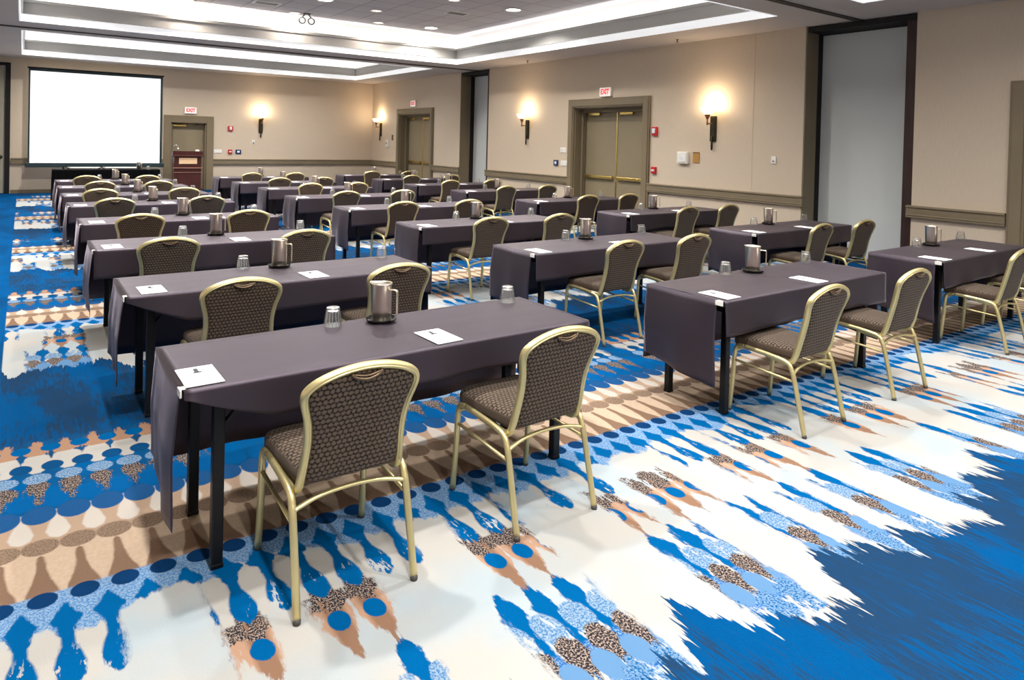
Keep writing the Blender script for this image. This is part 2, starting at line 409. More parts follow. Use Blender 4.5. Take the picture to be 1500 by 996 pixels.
    c = nt.mix(hi, c, nt.mix(nt.noise(XY, 6.0, 2.0), bright, slate))
    wb = prof(ui, [(4.05, .18), (4.12, .40), (4.19, .52), (4.25, .42), (4.30, .2)], .15, .3) * a2
    c = nt.mix(wb, c, ivory)
    c = nt.mix(ell(uh, 4.12, .36, .055, .08, .2) * a2, c, mid)
    tb = prof(ui, [(4.27, .3), (4.31, .5), (4.36, .34), (4.42, .18), (4.47, .05)], .4, .6) * a2
    c = nt.mix(tb, c, nt.mix(spk, lin(190, 142, 112), lin(218, 176, 146)))
    c = nt.mix(ell(uh, 4.36, .34, .05, .2, .3) * a2, c, bright)
    # --- deep blue field with dragged, ragged ends
    e1 = nt.noise(nt.vec(X, Y * .05, per * 5.1), 4.2, 1.0) - .5
    e2 = nt.noise(nt.vec(X, Y * .10, per), 26.0, 2.0) - .5
    e3 = nt.noise(nt.vec(X, Y * .10, per), 95.0, 2.0) - .5
    edge = e1 * 1.0 + e2 * .30 + e3 * .22 + 1.50
    deep = nt.step(edge - v, .008)
    deep2 = nt.step(v - (e2 * .10 + e3 * .10 + 4.47), .01)
    dn = nt.noise(nt.vec(X * 1.0, Y * .33, 0.0), 3.4, 2.0, .55)
    df = nt.noise(nt.vec(X * 1.0, Y * .12, 0.0), 60.0, 2.0, .6)
    dcol = nt.mix(nt.step(dn * .72 + df * .45 - .575, .05), lin(0, 98, 166), lin(42, 74, 108))
    dcol = nt.mix(nt.ramp(df, [(.35, .35), (.7, 0)]), dcol, lin(8, 84, 146))
    c = nt.mix(deep.max(deep2), c, dcol)
    # plain blue border breadth along the left-hand seam
    bor = nt.step((X * -1.0) - .10, .004)
    c = nt.mix(bor, c, nt.mix(nt.ramp(dn, [(.4, 0), (.6, 1)]), lin(0, 98, 168), lin(10, 86, 146)))
    # pile
    pile = nt.noise(XY, 420.0, 2.0)
    c2 = nt.node('ShaderNodeHueSaturation'); nt.put(c2.inputs['Color'], c); nt.put(c2.inputs['Value'], pile * .24 + .385)
    nt.l.new(c2.outputs[0], b.inputs['Base Color'])
    b.inputs['Roughness'].default_value = .95; b.inputs['Specular IOR Level'].default_value = .02
    bn = nt.node('ShaderNodeBump'); bn.inputs['Strength'].default_value = .35; bn.inputs['Distance'].default_value = .003
    nt.put(bn.inputs['Height'], pile); nt.l.new(bn.outputs[0], b.inputs['Normal'])
    return m
carpet_m = carpet_mat()

# ------------------------------------------------------------------ room shell
XL, XR, YB, YF, ZC, ZI = -1.5, 10.15, 22.5, -5.2, 3.65, 4.36
def struct(mb, name, mats, parent=None):
    o = mb.build(name, mats, parent)
    if parent is None: o['kind'] = 'structure'
    return o
mb = MB(); mb.box(XL - .1, XR + .7, YF - .1, YB + .5, -.06, 0); struct(mb, 'floor', carpet_m)

# right wall: (y0,y1,z0,z1) solid pieces, leaving door openings and partition pockets
TW = .56
segs = [(YF, 1.12, 0, ZC), (1.12, 3.12, 2.43, ZC), (3.12, 4.45, 0, ZC), (6.1, 9.52, 0, ZC), (9.52, 11.6, 2.5, ZC), (11.6, 15.1, 0, ZC),
        (16.55, 18.22, 0, ZC), (18.22, 20.3, 2.52, ZC), (20.3, YB, 0, ZC)]
mb = MB()
for y0, y1, z0, z1 in segs: mb.box(XR, XR + TW, y0, y1, z0, z1)
mb.box(XR + TW, XR + TW + .1, YF, YB + .5, 0, ZC + .1)
# vertical seams of the wall covering
for y in (7.02,): mb.box(XR - .004, XR, y - .006, y + .006, .98, ZC)
struct(mb, 'wall_right', wall_m)
mb = MB()
for x0, x1, z0, z1 in [(-.33, 3.62, 0, ZC), (3.62, 4.66, 2.07, ZC), (4.66, XR + TW, 0, ZC), (XL - .1, -.33, 3.45, ZC), (XL - .1, -1.45, 0, ZC)]:
    mb.box(x0, x1, YB, YB + .35, z0, z1)
mb.box(XL - .1, XR + TW, YB + .35, YB + .45, 0, ZC + .1)
struct(mb, 'wall_back', wall_m)
mb = MB(); mb.box(XL - .1, XL, YF, YB, 0, ZC); struct(mb, 'wall_left', wall_m)
mb = MB(); mb.box(XL - .1, XR + TW, YF - .1, YF, 0, ZC); struct(mb, 'wall_front', wall_m)

# ceiling with three trays
TR = [(-.05, 9.0, -4.4, 4.62), (-.05, 9.0, 5.9, 14.9), (-.02, 9.05, 16.3, 21.45)]
OUT = .16
mb = MB()
ys = [YF - .1] + [q for t in TR for q in (t[2], t[3])] + [YB + .45]
for i in range(0, len(ys), 2): mb.box(XL - .1, XR + .66, ys[i], ys[i + 1], ZC, ZC + .1, 0)
for x0, x1, y0, y1 in TR:
    mb.box(XL - .1, x0, y0, y1, ZC, ZC + .1, 0); mb.box(x1, XR + .66, y0, y1, ZC, ZC + .1, 0)
for x0, x1, y0, y1 in TR:
    a, b_, c, d = x0 - OUT, x1 + OUT, y0 - OUT, y1 + OUT
    mb.box(a - .05, b_ + .05, c - .05, d + .05, ZI, ZI + .05, 1)
    for q in ((a - .05, a, c - .05, d + .05), (b_, b_ + .05, c - .05, d + .05), (a, b_, c - .05, c), (a, b_, d, d + .05)):
        mb.box(q[0], q[1], q[2], q[3], ZC + .1, ZI, 2)
struct(mb, 'ceiling', [soffit_m, tile_m, white_m])
def ring(mb, x0, x1, y0, y1, z0, z1, t, mi=0):
    """rectangular frame of thickness t lying inside the rectangle"""
    mb.box(x0, x1, y0, y0 + t, z0, z1, mi); mb.box(x0, x1, y1 - t, y1, z0, z1, mi)
    mb.box(x0, x0 + t, y0 + t, y1 - t, z0, z1, mi); mb.box(x1 - t, x1, y0 + t, y1 - t, z0, z1, mi)
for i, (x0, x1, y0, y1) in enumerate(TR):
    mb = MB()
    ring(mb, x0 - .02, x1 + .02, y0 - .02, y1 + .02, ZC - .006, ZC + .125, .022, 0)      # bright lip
    ring(mb, x0, x1, y0, y1, ZC + .125, ZC + .15, .035, 1)
    ring(mb, x0, x1, y0, y1, ZC + .15, ZC + .33, .02, 1)                                  # grey fascia
    ring(mb, x0, x1, y0, y1, ZC + .33, ZC + .385, .05, 1)                                 # top moulding
    struct(mb, 'trim_%d' % (i + 1), [lip_glow_m, mould_m])
# partition tracks across the ceiling
for i, y in enumerate((5.27, 15.75)):
    mb = MB(); mb.box(XL, XR + .3, y - .045, y - .012, ZC - .022, ZC); mb.box(XL, XR + .3, y + .012, y + .045, ZC - .022, ZC); mb.box(XL, XR + .3, y - .012, y + .012, ZC - .004, ZC)
    struct(mb, 'trim_%d' % (i + 4), track_m)

# chair rails and baseboards on the right and back walls
def rail(mb, y0, y1, z0=.785, z1=.955, wall='r', x0=None):
    for (d, a, b_) in ((.055, z0, z1), (.07, z1 - .03, z1 - .005), (.062, z0 + .03, z0 + .05)):
        if wall == 'r': mb.bbox(XR - d, XR + .001, y0, y1, a, b_, .006)
        else: mb.bbox(y0, y1, YB - d, YB + .001, a, b_, .006)
mb = MB()
for a, b_ in ((3.32, 4.50), (6.05, 9.40), (11.72, 15.15), (16.50, 18.10), (20.45, YB - .05), (YF, .9)): rail(mb, a, b_)
struct(mb, 'trim_6', olive)
mb = MB()
for a, b_ in ((-.25, 3.45), (4.83, XR)): rail(mb, a, b_, wall='b')
struct(mb, 'trim_7', olive)
mb = MB()
for a, b_ in ((3.32, 4.45), (6.1, 9.35), (11.78, 15.1), (16.55, 18.05), (20.48, YB)): mb.bbox(XR - .015, XR, a, b_, 0, .1, .004)
struct(mb, 'baseboard_right', olive)
mb = MB()
for a, b_ in ((-.25, 3.45), (4.83, XR)): mb.bbox(a, b_, YB - .015, YB, 0, .1, .004)
struct(mb, 'baseboard_back', olive)

# ------------------------------------------------------------------ doors
def frame_right(mb, y0, y1, zt, w, d=.05):
    """stepped casing on the right wall around an opening y0..y1, height zt"""
    for (ins, dd) in ((0, d), (.03, d + .02)):
        ww = w - ins
        mb.bbox(XR - dd, XR + .02, y0 - ww, y0 - (0 if ins == 0 else .03), 0, zt + ww, .006)
        mb.bbox(XR - dd, XR + .02, y1 + (0 if ins == 0 else .03), y1 + ww, 0, zt + ww, .006)
        mb.bbox(XR - dd, XR + .02, y0 - (0 if ins == 0 else .03), y1 + (0 if ins == 0 else .03), zt + (0 if ins == 0 else .03), zt + ww, .006)
def push_bar(parent, x, ya, yb, z=.98):
    h = MB(); h.bbox(x - .07, x - .02, ya, yb, z - .035, z + .035, .012)
    h.bbox(x - .06, x, ya - .01, ya + .07, z - .04, z + .04, .01); h.bbox(x - .06, x, yb - .07, yb + .01, z - .04, z + .04, .01)
    return h.build('push_bar', brass, parent)
def closer(parent, x, y0, y1, z):
    h = MB(); h.bbox(x - .07, x, y0, y1, z - .035, z + .035, .012); h.sweep([(x - .05, (y0 + y1) / 2, z + .04), (x - .12, y0 - .25, z + .06), (x - .02, y0 - .45, z + .065)], .008, seg=6)
    return h.build('door_closer', brass, parent)
def double_door(n, y0, y1, zt, w, leaves=2, near_only=False):
    r = empty('door_%d' % n, (XR, (y0 + y1) / 2, 0)); r['kind'] = 'structure'
    inv = lambda o: o
    off = Vector((XR, (y0 + y1) / 2, 0))
    def put(mbx, name, mats):
        for i, v in enumerate(mbx.v): mbx.v[i] = (v[0] - off.x, v[1] - off.y, v[2])
        return mbx.build(name, mats, r)
    m = MB(); frame_right(m, y0, y1, zt, w)
    D = .30                                         # leaf set-back
    m.box(XR, XR + D + .1, y1 - .02, y1 + .001, 0, zt); m.box(XR, XR + D + .1, y0 - .001, y0 + .02, 0, zt); m.box(XR, XR + D + .1, y0, y1, zt - .02, zt + .001)
    for dd in (.18, .24): m.bbox(XR + dd, XR + dd + .05, y1 - .07, y1 - .02, 0, zt - .02, .004); m.bbox(XR + dd, XR + dd + .05, y0 + .02, y0 + .07, 0, zt - .02, .004)
    m.bbox(XR + .2, XR + .29, y0 + .02, y1 - .02, zt - .1, zt - .02, .004)
    put(m, 'door_frame', olive)
    a, b_ = y0 + .05, y1 - .05
    if leaves == 2: rng = [(a, (a + b_) / 2 - .003), ((a + b_) / 2 + .003, b_)]
    else: rng = [(a, b_)]
    for q0, q1 in rng:
        m = MB(); m.bbox(XR + D, XR + D + .045, q0, q1, .01, zt - .06, .003); lf = put(m, 'door_leaf', olive_d)
        x = XR + D - off.x
        push_bar(lf, x, q0 + .08 - off.y, q1 - .06 - off.y)
    for q0, q1 in rng: closer(r, XR + D - off.x, q1 - .5 - off.y, q1 - .12 - off.y, zt - .13)
    if leaves == 2:
        m = MB(); m.bbox(XR + D - .012, XR + D, (a + b_) / 2 - .018, (a + b_) / 2 + .018, .01, zt - .1, .003); put(m, 'astragal', brass)
    return r
double_door(1, 9.52, 11.6, 2.5, .19)
double_door(2, 18.22, 20.3, 2.52, .18)
double_door(3, 1.12, 3.12, 2.43, .19)
# single door in the back wall
r = empty('door_4', (4.14, YB, 0)); r['kind'] = 'structure'
m = MB()
for a, b_ in ((3.44, 3.64), (4.64, 4.84)): m.bbox(a - 4.14, b_ - 4.14, -.05, .02, 0, 2.27, .006)
m.bbox(-.5, .5, -.05, .02, 2.05, 2.27, .006)
m.box(-.5, -.46, 0, .3, 0, 2.07); m.box(.46, .5, 0, .3, 0, 2.07); m.box(-.5, .5, 0, .3, 2.03, 2.07)
m.build('door_frame', olive, r)
m = MB(); m.bbox(-.46, .46, .16, .205, .01, 2.0, .003); lf = m.build('door_leaf', olive_d, r)
m = MB(); m.bbox(-.44, -.06, .08, .15, 1.93, 2.0, .01); m.sweep([(-.2, .1, 1.99), (.1, .02, 2.01), (.3, .12, 2.02)], .01, seg=6); m.build('door_closer', brass, r)
# tall panel door at the far left of the back wall
r = empty('door_5', (-.9, YB, 0)); r['kind'] = 'structure'
m = MB(); m.bbox(.52, .63, -.02, .1, 0, 3.5, .004); m.bbox(-.6, .57, -.02, .1, 3.42, 3.5, .004); m.bbox(-.63, -.55, -.02, .1, 0, 3.5, .004); m.build('door_frame', dark_paint, r)
m = MB(); m.bbox(-.55, .52, .05, .1, .01, 3.42, .003); lf = m.build('door_leaf', pm('grey_green_panel', (168, 164, 146), .6, var=(2, .03)), r)
m = MB()
for k in range(1): m.lathe([(.0, -.0), (.045, .0), (.05, .02), (.035, .045), (0, .05)], 16)
k = m.build('door_knob', bronze, r); k.rotation_euler = (PI / 2, 0, 0); k.location = (.43, .05, .98)

# ------------------------------------------------------------------ movable partitions in their pockets
def partition(yc, half, label, near_edge):
    r = empty('partition_stack', (XR, yc, 0)); tag(r, label, 'partition', 'stored movable partitions')
    m = MB(); m.bbox(.46, .50, -half + .02, half - .02, .03, ZC - .1, .004)
    m.build('panel', grey_panel, r)
    m = MB()
    for i, xx in enumerate((.06, .16, .26, .35)): m.bbox(xx, xx + .07, -half + .02, -half + .16 + .035 * i, .03, ZC - .09, .006)
    m.build('panel_edge', dark_wood, r)
    m = MB(); m.box(.02, .53, -half + .005, half - .005, ZC - .09, ZC - .02); m.box(.505, .53, -half + .005, half - .005, 0, ZC - .09); m.build('pocket_lining', dark_paint, r)
    m = MB(); m.bbox(.0, .33, half - .025, half - .003, 0, ZC - .02, .003); m.build('jamb', olive, r)
    m = MB(); m.bbox(.33, .455, half - .03, half - .003, 0, ZC - .02, .003); m.build('jamb_seal', dark_paint, r)
    return r
partition(5.275, .825, 'tall grey movable partition in the pocket nearest the camera, dark edges at right', 1)
partition(15.825, .725, 'tall grey movable partition in the far pocket, between far door and wall sconce', 0)

# ------------------------------------------------------------------ wall fittings
def text_mesh(body, size):
    cu = bpy.data.curves.new('t', 'FONT'); cu.body = body; cu.size = size; cu.extrude = .003; cu.align_x = 'CENTER'; cu.align_y = 'CENTER'; cu.offset = .006
    o = bpy.data.objects.new('t', cu); COL.objects.link(o); bpy.context.view_layer.update()
    me = bpy.data.meshes.new_from_object(o.evaluated_get(bpy.context.evaluated_depsgraph_get())); bpy.data.objects.remove(o); return me
exit_me = text_mesh('EXIT', .15); exit_me.materials.append(red_ink)
# fittings are built facing -Y at the origin; put_wall() turns them onto the wall
def put_wall(o, wall, a, z):
    if wall == 'b': o.location = (a, YB, z)
    else: o.location = (XR, a, z); o.rotation_euler = (0, 0, -PI / 2)
    return o
def exit_sign(wall, a, z, label):
    r = empty('exit_sign'); m = MB(); m.bbox(-.17, .17, -.055, 0, -.1, .1, .008); m.build('housing', plast_w, r)
    m = MB(); m.bbox(-.158, .158, -.06, -.054, -.088, .088, .003); m.build('face_plate', exit_face, r)
    t = bpy.data.objects.new('letters', exit_me); COL.objects.link(t); t.parent = r; t.location = (0, -.061, 0); t.rotation_euler = (PI / 2, 0, 0)
    t.scale = (.82, 1, 1)
    tag(r, label, 'exit sign', 'exit signs'); return put_wall(r, wall, a, z)
exit_sign('r', 10.6, 2.82, 'lit white sign with red EXIT lettering above the wide double door')
exit_sign('r', 19.33, 2.85, 'lit white sign with red EXIT lettering above the far door in the right wall')
exit_sign('b', 4.17, 2.43, 'lit white sign with red EXIT lettering above the single door behind the lectern')
def sconce(wall, a, label):
    r = empty('wall_sconce')
    m = MB(); m.bbox(-.065, .065, -.035, 0, -.3, .16, .012); m.bbox(-.05, .05, -.045, -.03, -.27, .13, .006); m.build('back_plate', bronze, r)
    m = MB(); m.lathe([(0, -.46), (.014, -.45), (.02, -.40), (.016, -.30), (.02, -.2)], 12, (0, -.05, 0)); m.build('drop_finial', bronze, r)
    m = MB(); m.sweep(catmull([(0, -.04, .03), (0, -.10, .02), (0, -.16, .02), (0, -.19, .04), (0, -.19, .1)], 5), .011, seg=8)
    m.lathe([(0, -.05), (.014, -.03), (.02, 0), (.012, .03), (.02, .05)], 12, (0, -.19, .03)); m.build('arm', copper, r)
    m = MB(); m.lathe([(.012, .09), (.03, .12), (.05, .17), (.056, .2), (.048, .2), (.04, .17), (0, .13)], 20, (0, -.19, 0)); m.build('cup', copper, r)
    m = MB(); m.lathe([(.03, .17), (.075, .2), (.11, .25), (.125, .3), (.118, .3), (.1, .25), (.065, .21), (0, .19)], 24, (0, -.19, 0)); m.build('lamp_bowl', bowl_em, r)
    tag(r, label, 'wall lamp', 'wall sconces'); put_wall(r, wall, a, 2.1)
    L = bpy.data.lights.new('sconce_bulb', 'POINT'); L.energy = 16; L.color = (1, .80, .58); L.shadow_soft_size = .07
    o = bpy.data.objects.new('sconce_bulb', L); COL.objects.link(o)
    o.location = (a, YB - .2, 2.46) if wall == 'b' else (XR - .2, a, 2.46)
    return r
sconce('r', 7.82, 'lit bronze wall sconce nearest the camera, right of the wide double door')
sconce('r', 13.35, 'lit bronze wall sconce left of the wide double door')
sconce('r', 21.75, 'lit bronze wall sconce beside the far corner, left of the far door')
sconce('b', 6.27, 'lit bronze wall sconce on the screen wall, right of the single door')
def plate(name, wall, a, z, w, h, d, mat, label, cat, extra=None):
    r = empty(name); m = MB(); m.bbox(-w / 2, w / 2, -d, 0, -h / 2, h / 2, min(.006, d * .4)); m.build('housing', mat, r)
    if extra:
        for nm, (x0, x1, z0, z1), dd, mt in extra:
            m = MB(); m.bbox(x0, x1, -d - dd, -d + .002, z0, z1, min(.003, dd * .4)); m.build(nm, mt, r)
    tag(r, label, cat); return put_wall(r, wall, a, z)
strobe = [('lens', (-.035, .035, -.04, .055), .02, white_face)]
plate('fire_strobe', 'r', 9.2, 1.985, .13, .17, .05, red_p, 'red fire alarm strobe with white lens, right of the wide double door', 'fire alarm', strobe)
plate('pull_station', 'r', 9.2, 1.22, .11, .13, .05, red_p, 'red fire pull station low beside the wide double door', 'fire alarm', [('pull_handle', (-.035, .035, -.02, .015), .015, white_face)])
plate('wall_phone', 'r', 8.47, 1.49, .24, .22, .07, plast_w, 'white wall telephone box under the nearest wall sconce', 'telephone', [('cover', (-.1, .1, -.08, .09), .012, plast_w), ('dial', (-.03, .03, -.03, .03), .018, white_face)])
plate('info_plaque', 'r', 8.19, 1.5, .15, .2, .015, amber_p, 'small amber plaque right of the white wall telephone', 'plaque', [('frame', (-.07, .07, .085, .095), .006, bronze)])
plate('wall_outlet', 'r', 6.6, 1.51, .09, .12, .02, plast_w, 'small white wall outlet alone near the grey partition', 'outlet', [('socket', (-.018, .018, -.035, -.005), .006, vent_m)])
plate('light_switch', 'r', 11.98, 1.55, .2, .12, .012, plast_w, 'upper white double light switch left of the wide double door', 'switch', [('toggle', (-.055, -.02, -.03, .03), .01, white_face), ('toggle', (.02, .055, -.03, .03), .01, white_face)])
plate('control_panel', 'r', 12.22, 1.25, .15, .13, .03, navy_p, 'dark blue control panel left of the wide double door', 'control panel', [('screen', (-.03, .035, -.03, .03), .006, white_face)])
plate('switch_plate', 'r', 11.94, 1.25, .22, .12, .012, plast_w, 'lower cream switch plate right beside the dark blue control panel', 'switch', [('toggle', (-.08, -.05, -.025, .025), .008, white_face), ('toggle', (.05, .08, -.025, .025), .008, white_face)])
plate('wall_phone', 'r', 21.18, 1.56, .16, .24, .06, plast_w, 'white wall box left of the far door in the right wall', 'telephone', [('dial', (-.03, .03, -.02, .04), .015, vent_m)])
plate('sign_plaque', 'r', 20.85, 1.76, .1, .18, .015, bronze, 'small dark plaque above right of the far white wall box', 'plaque', [('face', (-.035, .035, -.07, .07), .004, copper)])
plate('fire_strobe', 'b', 5.34, 1.92, .15, .15, .05, red_p, 'red fire alarm strobe with white lens, on the screen wall', 'fire alarm', strobe)
plate('pull_station', 'b', 5.34, 1.19, .12, .13, .05, red_p, 'red fire pull station low on the screen wall', 'fire alarm', [('pull_handle', (-.035, .035, -.02, .015), .015, white_face)])
plate('control_panel', 'b', 5.59, 1.19, .17, .13, .03, navy_p, 'dark blue control panel on the screen wall', 'control panel', [('screen', (-.04, .04, -.03, .03), .006, white_face)])
plate('switch_plate', 'b', 4.98, 1.2, .24, .11, .012, plast_w, 'cream switch plate right of the single door in the screen wall', 'switch', [('toggle', (-.08, -.05, -.025, .025), .008, white_face), ('toggle', (.05, .08, -.025, .025), .008, white_face)])
plate('wall_outlet', 'b', 6.05, 1.52, .09, .1, .02, plast_w, 'tiny white outlet under the sconce on the screen wall', 'outlet', [('socket', (-.018, .018, -.03, 0), .006, vent_m)])

# ------------------------------------------------------------------ ceiling fittings
def downlight(x, y, bright, label):
    r = empty('recessed_downlight', (x, y, ZI))
    R = .145 if bright else .10
    m = MB(); m.lathe([(R, -.001), (R + .03, -.004), (R + .034, -.012), (R, -.014), (R - .006, -.006), (R - .006, -.001)], 28); m.build('trim_ring', plast_w, r)
    m = MB(); m.lathe([(0, -.012), (R * .6, -.011), (R - .008, -.006), (R - .008, -.002), (0, -.002)], 24); m.build('lens', lamp_em if bright else lamp_warm, r)
    tag(r, label, 'ceiling light', 'recessed ceiling lights'); return r
BR = [(8.0, 11.1, 'bright downlight over the right side of the big tray, nearest the camera'), (7.85, 14.2, 'bright downlight close to the inner far corner of the big tray'), (4.72, 12.75, 'brightest starry downlight in the big tray, left of the others')]
SM = [(2.66, 14.7, 'small dim downlight at far left of the big tray'), (4.72, 14.55, 'small dim downlight beside the ceiling hooks'), (5.95, 13.1, 'small dim downlight in the tray middle, farther up of the pair'), (6.6, 14.4, 'small dim downlight in the tray middle, nearer the far edge'), (6.62, 11.1, 'small dim downlight above the ceiling vent')]
for x, y, l in BR: downlight(x, y, True, l)
for x, y, l in SM: downlight(x, y, False, l)
def vent(x, y, w, d, label):
    r = empty('ceiling_vent', (x, y, ZI)); m = MB(); ring(m, -w / 2, w / 2, -d / 2, d / 2, -.014, 0, .03); m.build('vent_frame', plast_w, r)
    m = MB()
    for k in range(6):
        yy = -d / 2 + .04 + (d - .08) * k / 5; m.box(-w / 2 + .03, w / 2 - .03, yy - .012, yy + .012, -.01, -.003)
    m.build('slat', vent_m, r); m = MB(); m.box(-w / 2 + .02, w / 2 - .02, -d / 2 + .02, d / 2 - .02, -.004, 0); m.build('backing', dark_paint, r)
    tag(r, label, 'vent', 'ceiling vents')
vent(3.95, 13.9, .5, .3, 'ceiling vent at left of the big tray, by the brightest light'); vent(7.35, 12.2, .5, .3, 'ceiling vent at right of the big tray')
r = empty('ceiling_hooks', (4.97, 14.5, ZI))
for sx in (-1, 1):
    m = MB(); m.sweep([(sx * .10 + .068 * math.cos(t), 0, -.15 + .068 * math.sin(t)) for t in [2 * PI * k / 20 for k in range(20)]], .012, seg=6, up=(0, 1, 0), closed=True)
    m.sweep([(sx * .10, 0, -.085), (sx * .04, 0, -.02)], .012, seg=6); m.build('hook_ring', bronze, r)
m = MB(); m.lathe([(.08, -.025), (.08, 0)], 16); m.build('mount', bronze, r)
tag(r, 'pair of dark ring hooks hanging from the tray ceiling beside a small light', 'hook')
def sprinkler(x, y, label):
    r = empty('fire_sprinkler', (x, y, ZC)); m = MB(); m.lathe([(.035, -.004), (.035, 0)], 16); m.lathe([(.012, -.05), (.012, -.004)], 10); m.build('body', copper, r)
    m = MB(); m.lathe([(.03, -.058), (.03, -.052)], 12); m.build('deflector', copper, r); tag(r, label, 'sprinkler', 'fire sprinklers')
sprinkler(9.75, 12.9, 'small copper sprinkler on the soffit, farther from the camera')
sprinkler(9.72, 8.35, 'small copper sprinkler on the soffit, nearer the camera')

# ------------------------------------------------------------------ lamps
def area(name, loc, sx, sy, e, col, rot=(0, 0, 0), spread=PI, shape='RECTANGLE'):
    L = bpy.data.lights.new(name, 'AREA'); L.shape = shape; L.size = sx; L.size_y = sy; L.energy = e; L.color = col; L.spread = spread
    o = bpy.data.objects.new(name, L); COL.objects.link(o); o.location = loc; o.rotation_euler = rot; return o
CAN = 56
cold = (1, .97, .93); warmc = (1, .86, .76)
cans = [(x, y, 1.0) for x, y, _ in BR]
for (x0, x1, y0, y1) in TR:
    nx, ny = 4, 4 if y1 - y0 > 7 else 2
    for i in range(nx):
        for j in range(ny):
            x = x0 + (.75, 3.0, 5.2, 7.2)[i]; k_ = (1.4, 1.0, .85, 1.05)[i] * (.82 if y0 < 0 else 1.05); y = y0 + 1.3 + (y1 - y0 - 2.6) * j / (ny - 1)
            if y0 > 5 and y0 < 10 and any(math.hypot(x - a, y - b_) < 1.3 for a, b_, _ in cans[:3]): continue
            cans.append((x, y, k_))
for x, y, k_ in cans: area('can_lamp', (x, y, ZI - .02), .18, .18, CAN * k_, cold, shape='DISK', spread=math.radians(136))
for x, y, _ in SM: area('small_can_lamp', (x, y, ZI - .02), .16, .16, 14, warmc, shape='DISK', spread=math.radians(150))
COVE = 6.5
for (x0, x1, y0, y1) in TR:             # strip lamps lying in the coves behind the fascia, shining up
    z = ZC + .2; o2 = OUT / 2
    for (cx, cy, sx, sy) in ((x0 - o2, (y0 + y1) / 2, .08, y1 - y0), (x1 + o2, (y0 + y1) / 2, .08, y1 - y0), ((x0 + x1) / 2, y0 - o2, x1 - x0, .08), ((x0 + x1) / 2, y1 + o2, x1 - x0, .08)):
        area('cove_strip_lamp', (cx, cy, z), sx, sy, COVE * max(sx, sy), (.97, .98, 1), rot=(PI, 0, 0))

